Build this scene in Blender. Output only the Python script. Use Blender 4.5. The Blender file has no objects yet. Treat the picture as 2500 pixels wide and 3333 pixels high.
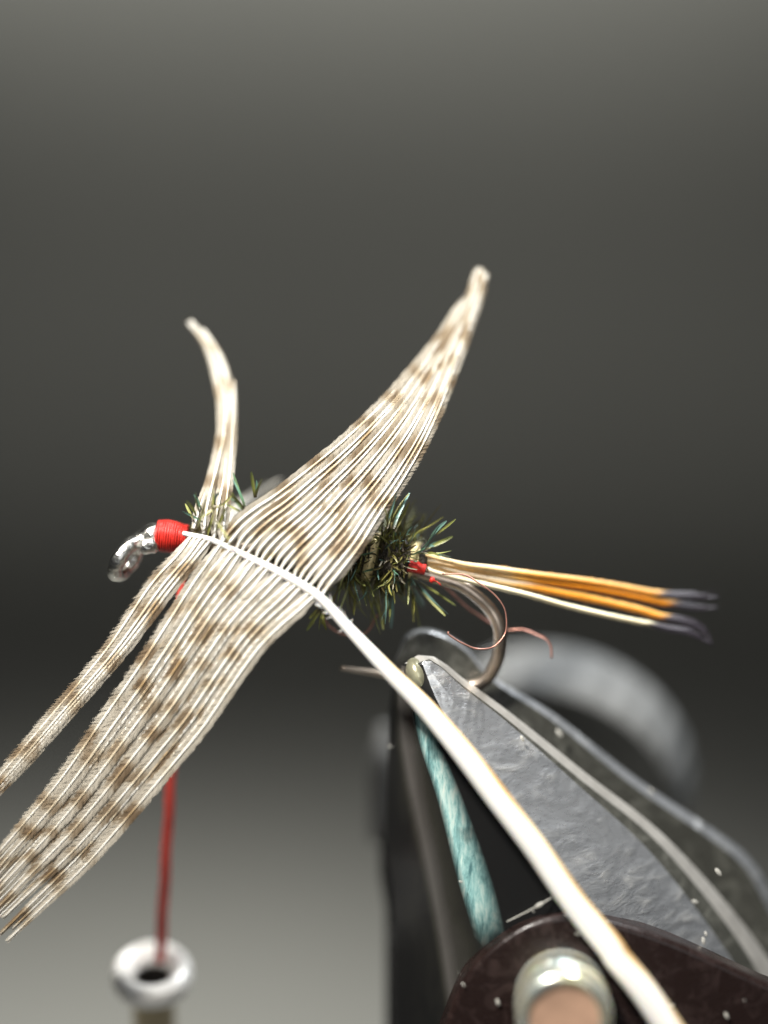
import bpy, bmesh, math, random
from mathutils import Vector, Matrix, noise
random.seed(7)
S = bpy.context.scene
COL = S.collection

# ------------------------------------------------------------------ camera
D = 6.0                      # metres-of-model from lens to the plane of the fly
TILT = math.radians(15)      # the camera looks down a little
RIGHT = Vector((1, 0, 0))
FWD = Vector((0, math.cos(TILT), -math.sin(TILT)))
UP = Vector((0, math.sin(TILT), math.cos(TILT)))
CAM = -FWD * D
cd = bpy.data.cameras.new('camera'); cam = bpy.data.objects.new('camera', cd); COL.objects.link(cam)
cam.location = CAM
cam.rotation_euler = (math.radians(90) - TILT, 0, 0)
cd.sensor_fit = 'VERTICAL'; cd.sensor_height = 36.0; cd.sensor_width = 27.0
cd.lens = 36.0 * D / 3.333
cd.clip_start = 0.1; cd.clip_end = 400
cd.dof.use_dof = True
cd.dof.focus_distance = D - 0.07
cd.dof.aperture_fstop = 0.095
S.camera = cam
S.view_settings.view_transform = 'Standard'; S.view_settings.look = 'None'
S.view_settings.exposure = 0.0; S.view_settings.gamma = 1.0

# ------------------------------------------------------------------ light
w = bpy.data.worlds.new('World'); S.world = w; w.use_nodes = True
bg = w.node_tree.nodes['Background']
bg.inputs[0].default_value = (0.9, 0.95, 1.0, 1); bg.inputs[1].default_value = 0.035

def at(x, y, z):             # a point given right / up / away from the fly, seen by the camera
    return RIGHT * x + UP * y + FWD * z

def area(name, loc, target, size, power, col=(1, 1, 1), size_y=None, spread=180):
    l = bpy.data.lights.new(name, 'AREA'); l.energy = power; l.color = col
    l.size = size
    if size_y: l.shape = 'RECTANGLE'; l.size_y = size_y
    l.spread = math.radians(spread)
    o = bpy.data.objects.new(name, l); COL.objects.link(o); o.location = loc
    o.rotation_euler = (Vector(target) - Vector(loc)).to_track_quat('-Z', 'Y').to_euler()
    return o
area('key_lamp', at(-2.4, 4.4, -3.8), (0, 0, 0), 1.0, 1200, (1.0, 0.96, 0.90))
area('top_lamp', at(2.4, 5.0, 0.9), (0.5, 0, -0.6), 1.6, 580, (0.93, 0.97, 1.0))
area('room_fill', at(2.0, 1.0, -9.0), (0, 0, 0), 5.0, 170, (0.95, 0.98, 1.0))
l = bpy.data.lights.new('added_table_spot', 'SPOT'); l.energy = 15500; l.color = (1.0, 0.99, 0.93); l.spot_size = math.radians(101); l.spot_blend = 1.0
l.shadow_soft_size = 0.6
o = bpy.data.objects.new('added_table_spot', l); COL.objects.link(o); o.location = (-3, 6.0, 4.2); o.rotation_euler = (0, 0, 0)  # added spot above the view, brightens the near table
area('added_wall_wash', (-1, 24.5, 8.6), (-1, 30, 8.0), 22.0, 1950, (1.0, 0.998, 0.95), size_y=2, spread=164)  # added unseen strip light, brightens the upper wall

# ------------------------------------------------------------------ helpers
def W(px, py, d=0.0):        # photograph position (2500 x 3333) at a distance d behind the fly -> the real point
    k = (D + d) / D
    return RIGHT * ((px - 1250) / 1000 * k) + UP * ((1666.5 - py) / 1000 * k) + FWD * d

def lerp(a, b, t): return a + (b - a) * t
def smooth(a, b, x):
    t = max(0, min(1, (x - a) / (b - a))); return t * t * (3 - 2 * t)

def cr(pts, n):              # Catmull-Rom through tuples, n samples spaced evenly along the length
    m = len(pts); P = [Vector(p) for p in pts]
    P = [P[0] * 2 - P[1]] + P + [P[-1] * 2 - P[-2]]
    fine = []
    for i in range(1, m):
        for k in range(16):
            t = k / 16
            a, b, c, e = P[i - 1], P[i], P[i + 1], P[i + 2]
            fine.append(0.5 * ((2 * b) + (c - a) * t + (2 * a - 5 * b + 4 * c - e) * t * t + (3 * b - a - 3 * c + e) * t ** 3))
    fine.append(P[-2].copy())
    L = [0.0]
    for i in range(1, len(fine)): L.append(L[-1] + (fine[i] - fine[i - 1]).length)
    out = []; j = 0
    for i in range(n):
        s = L[-1] * i / (n - 1)
        while j < len(L) - 2 and L[j + 1] < s: j += 1
        t = (s - L[j]) / max(1e-9, L[j + 1] - L[j])
        out.append(fine[j].lerp(fine[j + 1], min(1, t)))
    return out

class MB:
    """collects triangles and quads with per-vertex values, then links them as one mesh object"""
    def __init__(s): s.v = []; s.f = []; s.m = []; s.pig = []; s.tone = []; s.sm = []
    def vert(s, p, pig=0.0, tone=0.5):
        s.v.append(tuple(p)); s.pig.append(pig); s.tone.append(tone); return len(s.v) - 1
    def face(s, ids, mat=0, sm=True): s.f.append(tuple(ids)); s.m.append(mat); s.sm.append(sm)
    def tube(s, pts, radii, n=8, mat=0, pig=None, tone=None, caps=True, flat=1.0, up=None, tonefn=None):
        N = len(pts); rings = []
        t0 = (pts[1] - pts[0]).normalized()
        ref = up or (-FWD)
        u = (ref - t0 * ref.dot(t0))
        if u.length < 1e-4: u = t0.orthogonal()
        u.normalize()
        for i in range(N):
            t = (pts[min(N - 1, i + 1)] - pts[max(0, i - 1)]).normalized()
            u = (u - t * u.dot(t)).normalized(); b = t.cross(u)
            r = radii[i] if isinstance(radii, (list, tuple)) else radii
            ring = []
            for k in range(n):
                a = 2 * math.pi * k / n
                tn = tonefn(a, i / (N - 1)) if tonefn else (tone[i] if tone else 0.5)
                ring.append(s.vert(pts[i] + u * (math.cos(a) * r * flat) + b * (math.sin(a) * r), pig[i] if pig else 0.0, tn))
            rings.append(ring)
        for i in range(N - 1):
            for k in range(n):
                s.face((rings[i][k], rings[i][(k + 1) % n], rings[i + 1][(k + 1) % n], rings[i + 1][k]), mat)
        if caps:
            s.face(rings[0][::-1], mat); s.face(rings[-1], mat)
        return rings
    def build(s, name, mats, parent=None, loc=None):
        me = bpy.data.meshes.new(name)
        o = bpy.data.objects.new(name, me); COL.objects.link(o)
        off = Vector(loc) if loc is not None else Vector((0, 0, 0))
        if parent is not None:
            o.parent = parent; off = Vector(parent.get('_w', (0, 0, 0))) if '_w' in parent else off
        vs = [tuple(Vector(p) - off) for p in s.v]
        me.from_pydata(vs, [], s.f)
        if loc is not None and parent is None: o.location = off
        if parent is not None: o['_w'] = tuple(off)
        if parent is None and loc is not None: o['_w'] = tuple(off)
        for m in (mats if isinstance(mats, (list, tuple)) else [mats]): me.materials.append(m)
        me.polygons.foreach_set('material_index', s.m)
        me.polygons.foreach_set('use_smooth', s.sm)
        for nm, dat in (('pigment', s.pig), ('tone', s.tone)):
            a = me.attributes.new(nm, 'FLOAT', 'POINT'); a.data.foreach_set('value', dat)
        bm = bmesh.new(); bm.from_mesh(me); bmesh.ops.recalc_face_normals(bm, faces=bm.faces); bm.to_mesh(me); bm.free()
        me.update()
        return o

def thing(name, loc, label, cat):
    o = bpy.data.objects.new(name, None); COL.objects.link(o); o.location = loc
    o.empty_display_size = 0.1
    o['_w'] = tuple(loc); o['label'] = label; o['category'] = cat
    return o
def struct(o): o['kind'] = 'structure'; return o

def mods(o, bevel=None, seg=2, sub=0, angle=30):
    if bevel:
        b = o.modifiers.new('bevel', 'BEVEL'); b.width = bevel; b.segments = seg; b.limit_method = 'ANGLE'; b.angle_limit = math.radians(angle)
        b.harden_normals = True
    if sub:
        q = o.modifiers.new('sub', 'SUBSURF'); q.levels = sub; q.render_levels = sub
    return o

# ------------------------------------------------------------------ materials
class NT:
    def __init__(s, name):
        s.m = bpy.data.materials.new(name); s.m.use_nodes = True
        s.t = s.m.node_tree; s.p = s.t.nodes['Principled BSDF']; s.out = s.t.nodes['Material Output']
    def n(s, typ, **kw):
        nd = s.t.nodes.new('ShaderNode' + typ)
        for k, v in kw.items():
            if k.startswith('i_'):
                key = k[2:]; key = int(key) if key.isdigit() else key
                nd.inputs[key].default_value = v
            else: setattr(nd, k, v)
        return nd
    def l(s, a, b): s.t.links.new(a, b)
    def set(s, **kw):
        for k, v in kw.items():
            k = k.replace('_', ' ')
            s.p.inputs[k].default_value = v
        return s
    def attr(s, name):
        a = s.n('Attribute'); a.attribute_name = name; return a.outputs['Fac']
    def ramp(s, fac, stops, interp='LINEAR'):
        r = s.n('ValToRGB'); r.color_ramp.interpolation = interp
        el = r.color_ramp.elements
        while len(el) < len(stops): el.new(0.5)
        for e, (p, c) in zip(el, stops):
            e.position = p; e.color = (*c, 1)
        s.l(fac, r.inputs[0]); return r.outputs[0]
    def noise(s, scale, detail=4, rough=0.6, coord='Object', stretch=None, dist=0.0, rot=None):
        tc = s.n('TexCoord'); mp = s.n('Mapping')
        if stretch: mp.inputs['Scale'].default_value = stretch
        if rot: mp.inputs['Rotation'].default_value = rot
        s.l(tc.outputs[coord], mp.inputs[0])
        nz = s.n('TexNoise'); nz.inputs['Scale'].default_value = scale; nz.inputs['Detail'].default_value = detail
        nz.inputs['Roughness'].default_value = rough; nz.inputs['Distortion'].default_value = dist
        s.l(mp.outputs[0], nz.inputs['Vector']); return nz.outputs['Fac']
    def bump(s, h, strength=0.3, dist=0.01, prev=None):
        b = s.n('Bump'); b.inputs['Strength'].default_value = strength; b.inputs['Distance'].default_value = dist
        s.l(h, b.inputs['Height'])
        if prev is not None: s.l(prev, b.inputs['Normal'])
        s.l(b.outputs[0], s.p.inputs['Normal']); return b.outputs[0]
    def mix(s, fac, a, b, typ='MIX'):
        m = s.n('Mix'); m.data_type = 'RGBA'; m.blend_type = typ
        for sock, v in ((m.inputs[0], fac), (m.inputs[6], a), (m.inputs[7], b)):
            if hasattr(v, 'is_linked') or hasattr(v, 'node'): s.l(v, sock)
            else: sock.default_value = v if not isinstance(v, tuple) else (*v, 1)
        return m.outputs[2]

def mat_vane():
    k = NT('feather_vane'); pig = k.attr('pigment'); tone = k.attr('tone')
    c = k.ramp(pig, [(0.0, (0.50, 0.468, 0.405)), (0.3, (0.43, 0.39, 0.32)), (0.65, (0.29, 0.23, 0.158)), (1.0, (0.18, 0.127, 0.077))])
    v = k.ramp(tone, [(0, (0.82, 0.81, 0.79)), (1, (1.18, 1.17, 1.15))])
    c2 = k.mix(1.0, c, v, 'MULTIPLY')
    k.l(c2, k.p.inputs['Base Color']); k.set(Roughness=0.5)
    k.p.inputs['Specular IOR Level'].default_value = 0.35
    tr = k.n('BsdfTranslucent'); k.l(c2, tr.inputs[0])
    mx = k.n('MixShader'); mx.inputs[0].default_value = 0.3
    k.l(k.p.outputs[0], mx.inputs[1]); k.l(tr.outputs[0], mx.inputs[2]); k.l(mx.outputs[0], k.out.inputs[0])
    return k.m
def mat_shaft():
    k = NT('barb_shaft'); pig = k.attr('pigment')
    c = k.ramp(pig, [(0.0, (0.92, 0.90, 0.83)), (0.45, (0.80, 0.71, 0.54)), (1.0, (0.42, 0.29, 0.15))])
    k.l(c, k.p.inputs['Base Color']); k.set(Roughness=0.28)
    return k.m
def mat_quill():
    k = NT('quill_horn'); tone = k.attr('tone')
    n = k.noise(6, 3, stretch=(1, 1, 1))
    c = k.ramp(tone, [(0.0, (0.55, 0.30, 0.08)), (0.28, (0.82, 0.66, 0.42)), (0.5, (0.86, 0.84, 0.80)), (1, (0.86, 0.84, 0.80))])  # amber on one side: translucent fringe put into the colour
    c = k.mix(0.10, c, k.ramp(n, [(0.3, (0.6, 0.55, 0.5)), (0.7, (1, 1, 1))]), 'MULTIPLY')
    k.l(c, k.p.inputs['Base Color']); k.set(Roughness=0.33)
    k.p.inputs['Subsurface Weight'].default_value = 0.25
    k.p.inputs['Subsurface Radius'].default_value = (0.06, 0.035, 0.015)
    return k.m
def mat_herl():
    k = NT('peacock_herl'); tone = k.attr('tone'); pig = k.attr('pigment')
    c = k.ramp(tone, [(0.0, (0.03, 0.022, 0.012)), (0.22, (0.085, 0.07, 0.022)), (0.42, (0.22, 0.21, 0.05)), (0.62, (0.22, 0.24, 0.065)), (0.8, (0.09, 0.20, 0.12)), (1.0, (0.18, 0.32, 0.30))])
    d = k.mix(pig, (0.045, 0.03, 0.018), c)
    k.l(d, k.p.inputs['Base Color']); k.set(Roughness=0.4, Metallic=0.1)
    k.p.inputs['Specular IOR Level'].default_value = 0.7
    return k.m
def mat_simple(name, col, rough=0.5, metal=0.0, bump=None, var=0.0, vscale=10, stretch=None):
    k = NT(name); k.set(Roughness=rough, Metallic=metal)
    if var:
        n = k.noise(vscale, 5, stretch=stretch)
        lo = tuple(x * (1 - var) for x in col); hi = tuple(min(1, x * (1 + var)) for x in col)
        k.l(k.ramp(n, [(0.3, lo), (0.7, hi)]), k.p.inputs['Base Color'])
    else: k.p.inputs['Base Color'].default_value = (*col, 1)
    if bump: k.bump(k.noise(bump[0], 6, stretch=stretch), bump[1], bump[2])
    return k.m
def mat_tail():
    k = NT('golden_tail'); pig = k.attr('pigment'); tone = k.attr('tone')
    a = k.ramp(tone, [(0.0, (0.74, 0.70, 0.50)), (0.5, (0.80, 0.44, 0.10)), (1.0, (0.80, 0.29, 0.015))])
    n = k.noise(30, 3)
    a = k.mix(0.4, a, k.ramp(n, [(0.3, (0.6, 0.5, 0.4)), (0.7, (1, 1, 1))]), 'MULTIPLY')
    c = k.mix(pig, a, (0.042, 0.036, 0.046))
    k.l(c, k.p.inputs['Base Color']); k.set(Roughness=0.42)
    return k.m
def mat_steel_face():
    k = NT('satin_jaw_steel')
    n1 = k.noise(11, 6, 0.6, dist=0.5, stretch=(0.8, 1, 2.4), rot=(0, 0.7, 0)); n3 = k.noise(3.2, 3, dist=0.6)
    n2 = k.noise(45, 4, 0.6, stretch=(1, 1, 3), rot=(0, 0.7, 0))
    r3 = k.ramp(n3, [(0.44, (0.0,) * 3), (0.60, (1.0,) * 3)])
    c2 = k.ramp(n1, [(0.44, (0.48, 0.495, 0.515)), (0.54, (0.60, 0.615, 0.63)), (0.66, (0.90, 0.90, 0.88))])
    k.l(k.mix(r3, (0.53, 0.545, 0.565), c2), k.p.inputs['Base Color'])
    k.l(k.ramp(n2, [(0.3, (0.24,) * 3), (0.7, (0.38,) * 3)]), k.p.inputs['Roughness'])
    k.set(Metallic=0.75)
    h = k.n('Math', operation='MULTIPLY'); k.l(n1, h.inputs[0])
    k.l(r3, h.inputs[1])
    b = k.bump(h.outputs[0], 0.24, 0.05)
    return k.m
def mat_black(name='black_chrome', col=(0.012, 0.012, 0.012), rough=0.16, spec=0.6):
    k = NT(name)
    n = k.noise(14, 6, 0.7, dist=1.0); n2 = k.noise(60, 3)
    k.l(k.ramp(n, [(0.45, (rough,) * 3), (0.75, (rough + 0.25,) * 3)]), k.p.inputs['Roughness'])
    k.l(k.ramp(n, [(0.5, col), (0.8, tuple(c * 3 for c in col))]), k.p.inputs['Base Color'])
    k.p.inputs['Specular IOR Level'].default_value = spec
    k.bump(n2, 0.08, 0.01)
    return k.m
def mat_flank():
    k = NT('black_flank_painted_sheen'); t = k.attr('tone'); n = k.noise(7, 5, 0.6, dist=0.6, stretch=(1.2, 1, 0.5))
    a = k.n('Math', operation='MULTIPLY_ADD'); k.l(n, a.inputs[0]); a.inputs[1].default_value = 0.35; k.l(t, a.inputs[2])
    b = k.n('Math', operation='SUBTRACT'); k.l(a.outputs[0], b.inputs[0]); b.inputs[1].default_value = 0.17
    k.l(k.ramp(b.outputs[0], [(0.05, (0.012, 0.012, 0.012)), (0.35, (0.035, 0.034, 0.028)), (0.6, (0.07, 0.066, 0.06)), (0.9, (0.12, 0.113, 0.105))]), k.p.inputs['Base Color'])  # grey highlight stripe down the flank, painted in through tone
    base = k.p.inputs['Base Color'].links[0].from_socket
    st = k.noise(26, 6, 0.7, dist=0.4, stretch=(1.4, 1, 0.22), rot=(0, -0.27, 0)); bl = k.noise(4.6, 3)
    tc = k.ramp(st, [(0.34, (0.10, 0.24, 0.25)), (0.47, (0.34, 0.62, 0.60)), (0.56, (0.62, 0.84, 0.78)), (0.68, (0.86, 0.94, 0.84))])  # teal reflection streak put into the base colour
    m1 = k.n('Math', operation='MULTIPLY'); k.l(k.attr('pigment'), m1.inputs[0])  # on the flank, pigment masks the painted teal reflection
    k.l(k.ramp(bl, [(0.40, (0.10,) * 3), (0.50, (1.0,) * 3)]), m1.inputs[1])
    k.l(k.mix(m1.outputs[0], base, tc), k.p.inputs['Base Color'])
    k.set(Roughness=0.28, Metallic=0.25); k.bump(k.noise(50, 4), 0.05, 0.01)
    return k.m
def mat_teal():
    k = NT('painted_teal_reflection')  # reflection on the rounded jaw edge, put into the colour
    n = k.noise(20, 6, 0.7, dist=0.5, stretch=(1.5, 1, 0.3), rot=(0, -0.27, 0))
    e = k.ramp(k.attr('tone'), [(0.0, (0.04, 0.07, 0.08)), (0.16, (0.6, 0.85, 1.0)), (0.32, (1, 1, 1)), (0.55, (0.9, 0.95, 0.85)), (0.8, (0.35, 0.42, 0.38)), (1.0, (0.02, 0.025, 0.025))])
    bl = k.ramp(k.noise(5.5, 3), [(0.38, (0.25, 0.28, 0.26)), (0.5, (1, 1, 1))])
    col = k.mix(1.0, k.mix(1.0, k.ramp(n, [(0.38, (0.03, 0.06, 0.06)), (0.45, (0.28, 0.52, 0.52)), (0.53, (0.58, 0.80, 0.75)), (0.65, (0.82, 0.92, 0.84))]), e, 'MULTIPLY'), bl, 'MULTIPLY')
    k.l(col, k.p.inputs['Base Color'])
    k.set(Roughness=0.28, Metallic=0.5); k.bump(n, 0.15, 0.01)
    return k.m
def mat_thread(name, col):
    k = NT(name); n = k.noise(60, 3, stretch=(1, 1, 1))
    k.l(k.ramp(n, [(0.3, tuple(c * 0.75 for c in col)), (0.7, col)]), k.p.inputs['Base Color'])
    k.set(Roughness=0.42); return k.m
def mat_pearl():
    k = NT('pearly_nickel'); n = k.noise(9, 3)
    k.l(k.ramp(n, [(0.35, (0.70, 0.80, 0.76)), (0.5, (0.86, 0.85, 0.72)), (0.65, (0.84, 0.80, 0.52))]), k.p.inputs['Base Color'])
    k.set(Roughness=0.24, Metallic=0.8); k.bump(k.noise(18, 5), 0.15, 0.02)
    return k.m
M = dict(vane=mat_vane(), shaft=mat_shaft(), quill=mat_quill(), herl=mat_herl(), tail=mat_tail(),
         face=mat_steel_face(), black=mat_black(), teal=mat_teal(),
         dark=mat_black('smoked_steel', (0.055, 0.055, 0.047), 0.26),
         flank=mat_flank(),
         satin=mat_simple('grey_satin_steel', (0.10, 0.094, 0.088), 0.42, 0.4, (12, 0.3, 0.02), 0.3, 8),
         olive=mat_simple('dull_olive_steel', (0.05, 0.05, 0.036), 0.4, 0.3, (16, 0.3, 0.02), 0.4, 9),
         bevel=mat_simple('polished_bevel', (0.56, 0.54, 0.50), 0.38, 0.5, (16, 0.15, 0.02), 0.2, 9),
         nose=mat_simple('olive_nose', (0.36, 0.35, 0.24), 0.3, 0.5, (20, 0.2, 0.01), 0.3, 12),  # olive base tone varied by noise
         brown=mat_black('dark_brown_lacquer', (0.014, 0.008, 0.007), 0.22, 0.35),
         hook=mat_simple('bronzed_wire', (0.40, 0.335, 0.275), 0.36, 0.9, (40, 0.1, 0.01), 0.2, 18),
         nickel=mat_simple('bright_nickel', (0.76, 0.745, 0.70), 0.22, 1.0, (16, 0.5, 0.03), 0.3, 14),
         red=mat_thread('red_thread', (0.58, 0.026, 0.016)), redline=mat_thread('red_thread_line', (0.66, 0.085, 0.065)),
         gold=mat_simple('gold_tinsel', (0.92, 0.69, 0.36), 0.34, 0.45, (30, 0.5, 0.02), 0.3, 16),
         copper=mat_simple('copper_wire', (0.45, 0.22, 0.17), 0.35, 0.7, None, 0.3, 30),
         core=mat_simple('herl_core', (0.03, 0.022, 0.013), 0.6, 0.0, (40, 0.8, 0.03), 0.5, 40),
         knob=mat_simple('knurled_grey', (0.15, 0.153, 0.15), 0.7, 0.0, (14, 0.2, 0.02), 0.25, 5),
         knobface=mat_simple('knob_black', (0.035, 0.036, 0.034), 0.5, 0.0, (8, 0.2, 0.02), 0.4, 4),
         pearl=mat_pearl(), ceramic=mat_simple('bobbin_rim_polished', (0.90, 0.87, 0.82), 0.22, 0.1, None, 0.06, 5),
         pinface=mat_simple('end_painted_reflection', (0.50, 0.31, 0.21), 0.55, 0.1, (10, 0.1, 0.02), 0.22, 9),  # brown reflection in the shiny pin end, put into its colour
         tube=mat_simple('bobbin_brass', (0.50, 0.42, 0.28), 0.3, 0.7, None, 0.2, 4),
         bore=mat_simple('tube_bore', (0.03, 0.025, 0.022), 0.5),
         lint_glint=mat_simple('pale_lint_glint', (0.42, 0.41, 0.37), 0.7),
         table=mat_simple('grey_tabletop', (0.13, 0.13, 0.12), 0.85, 0.0, None, 0.05, 0.4),
         wall=mat_simple('grey_wall', (0.20, 0.20, 0.183), 0.9, 0.0, None, 0.05, 0.2))

# ------------------------------------------------------------------ setting: table top and wall far behind
def sheet(name, pts, mat):
    b = MB(); ids = [b.vert(p) for p in pts]; b.face(ids, 0, False)
    return struct(b.build(name, mat))
TZ = -8.0
def sweep(name, prof, mat, n=2):
    b = MB(); rows = [[b.vert((x, y, z)) for x in (-60, 60)] for y, z in prof]
    for r0, r1 in zip(rows, rows[1:]): b.face((r0[0], r0[1], r1[1], r1[0]))
    return struct(b.build(name, mat))
sweep('tabletop', [(-12, TZ), (24, TZ)], M['table'])
cove = [(24 + 6 * math.sin(a), TZ + 6 - 6 * math.cos(a)) for a in [i * math.pi / 48 for i in range(25)]]
sweep('wall', cove + [(30, 10), (30, 40)], M['wall'])

# ------------------------------------------------------------------ vise
vise = thing('fly_tying_vise', W(1800, 3000, 0.3), 'black and grey metal fly tying vise whose jaws grip the hook bend', 'vise')

def fade(t): return (1 - smooth(0.56, 0.70, t)) * smooth(0.06, 0.14, t)
def loft(rails, n, strips=None, tones=None, pigs=None, mats=None, name='jaw', closed=True, bevel=0.012, parent=None, seg=3):
    """rails: lists of (px, py, d) running from the tip downwards; neighbouring rails are skinned into a solid"""
    b = MB(); R = []
    for q, r in enumerate(rails):
        pts = cr([W(*p) for p in r], n)
        R.append([b.vert(p, (pigs[q] * fade(i / (n - 1)) if pigs else 0), tones[q] if tones else 0.5) for i, p in enumerate(pts)])
    K = len(R)
    for j in range(K if closed else K - 1):
        for i in range(n - 1):
            b.face((R[j][i], R[(j + 1) % K][i], R[(j + 1) % K][i + 1], R[j][i + 1]), (strips[j] if strips else 0), False)
    if closed:
        b.face([R[j][0] for j in range(K)][::-1], 0, False); b.face([R[j][-1] for j in range(K)], 0, False)
    o = b.build(name, mats, parent)
    for p in o.data.polygons: p.use_smooth = True
    mods(o, bevel, seg, angle=18)
    return o

# front jaw: dark rounded flank on the left with painted grey sheen and teal reflection, black flat, satin face, bright top bevel
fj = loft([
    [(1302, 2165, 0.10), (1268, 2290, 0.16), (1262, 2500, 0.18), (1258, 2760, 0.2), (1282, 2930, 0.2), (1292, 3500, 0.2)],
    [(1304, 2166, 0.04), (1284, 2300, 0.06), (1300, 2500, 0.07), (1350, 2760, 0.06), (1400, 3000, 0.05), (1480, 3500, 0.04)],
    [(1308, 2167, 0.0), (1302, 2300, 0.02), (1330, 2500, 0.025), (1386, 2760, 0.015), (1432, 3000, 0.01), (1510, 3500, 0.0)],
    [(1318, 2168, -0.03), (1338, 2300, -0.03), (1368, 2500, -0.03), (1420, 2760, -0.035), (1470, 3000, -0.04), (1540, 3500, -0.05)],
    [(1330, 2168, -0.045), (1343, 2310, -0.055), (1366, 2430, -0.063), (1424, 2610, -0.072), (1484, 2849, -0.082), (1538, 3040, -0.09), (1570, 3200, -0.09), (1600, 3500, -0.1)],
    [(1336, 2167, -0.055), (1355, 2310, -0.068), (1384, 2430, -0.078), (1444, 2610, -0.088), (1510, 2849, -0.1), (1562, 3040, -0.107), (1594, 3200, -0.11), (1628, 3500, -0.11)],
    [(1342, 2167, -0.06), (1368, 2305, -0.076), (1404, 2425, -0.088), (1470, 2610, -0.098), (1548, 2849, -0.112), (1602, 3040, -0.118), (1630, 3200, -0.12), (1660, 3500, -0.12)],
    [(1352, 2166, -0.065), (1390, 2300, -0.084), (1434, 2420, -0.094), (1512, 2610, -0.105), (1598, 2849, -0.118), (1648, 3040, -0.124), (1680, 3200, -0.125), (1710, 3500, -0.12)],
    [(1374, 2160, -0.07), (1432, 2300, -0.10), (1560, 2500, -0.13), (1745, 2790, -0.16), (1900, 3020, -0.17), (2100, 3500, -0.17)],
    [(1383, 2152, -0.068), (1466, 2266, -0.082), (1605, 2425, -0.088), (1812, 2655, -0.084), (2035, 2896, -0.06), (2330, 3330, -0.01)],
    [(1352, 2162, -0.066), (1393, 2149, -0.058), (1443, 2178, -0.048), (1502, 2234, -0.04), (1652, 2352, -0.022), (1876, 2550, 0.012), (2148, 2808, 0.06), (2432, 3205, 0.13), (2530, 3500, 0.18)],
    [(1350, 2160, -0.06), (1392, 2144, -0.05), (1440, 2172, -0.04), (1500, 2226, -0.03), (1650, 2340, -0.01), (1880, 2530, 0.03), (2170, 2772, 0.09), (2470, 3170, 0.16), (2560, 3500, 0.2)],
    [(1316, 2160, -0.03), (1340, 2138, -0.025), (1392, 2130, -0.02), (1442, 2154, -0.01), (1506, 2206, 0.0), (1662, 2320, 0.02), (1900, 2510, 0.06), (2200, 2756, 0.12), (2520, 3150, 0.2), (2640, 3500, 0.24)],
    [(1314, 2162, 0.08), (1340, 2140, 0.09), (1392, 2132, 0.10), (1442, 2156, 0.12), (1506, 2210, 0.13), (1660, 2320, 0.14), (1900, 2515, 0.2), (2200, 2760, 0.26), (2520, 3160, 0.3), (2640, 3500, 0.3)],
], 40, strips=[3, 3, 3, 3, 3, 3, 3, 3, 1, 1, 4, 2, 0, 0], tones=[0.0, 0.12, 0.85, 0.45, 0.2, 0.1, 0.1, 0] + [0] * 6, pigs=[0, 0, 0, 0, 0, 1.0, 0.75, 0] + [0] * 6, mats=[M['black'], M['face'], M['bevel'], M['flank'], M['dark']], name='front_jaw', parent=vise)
# rounded nose of the front jaw
b = MB()
def blob(b, c, rx, ry, rz, axis=None, nu=20, nv=14, mat=0):
    rows = []
    for i in range(nv + 1):
        th = math.pi * i / nv; row = []
        for k in range(nu):
            ph = 2 * math.pi * k / nu
            loc = Vector((math.sin(th) * math.cos(ph) * rx, math.sin(th) * math.sin(ph) * ry, math.cos(th) * rz))
            if axis is not None: loc = axis @ loc
            row.append(b.vert(c + loc))
        rows.append(row)
    for i in range(nv):
        for k in range(nu):
            b.face((rows[i][k], rows[i][(k + 1) % nu], rows[i + 1][(k + 1) % nu], rows[i + 1][k]), mat)
VIEW = Matrix((RIGHT, UP, FWD)).transposed()     # columns: right, up, away
def view_rot(deg): return VIEW @ Matrix.Rotation(math.radians(deg), 3, 'Z')
blob(b, W(1360, 2198, -0.03), 0.036, 0.060, 0.055, view_rot(20))
b.build('jaw_nose', M['nose'], vise)
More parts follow.
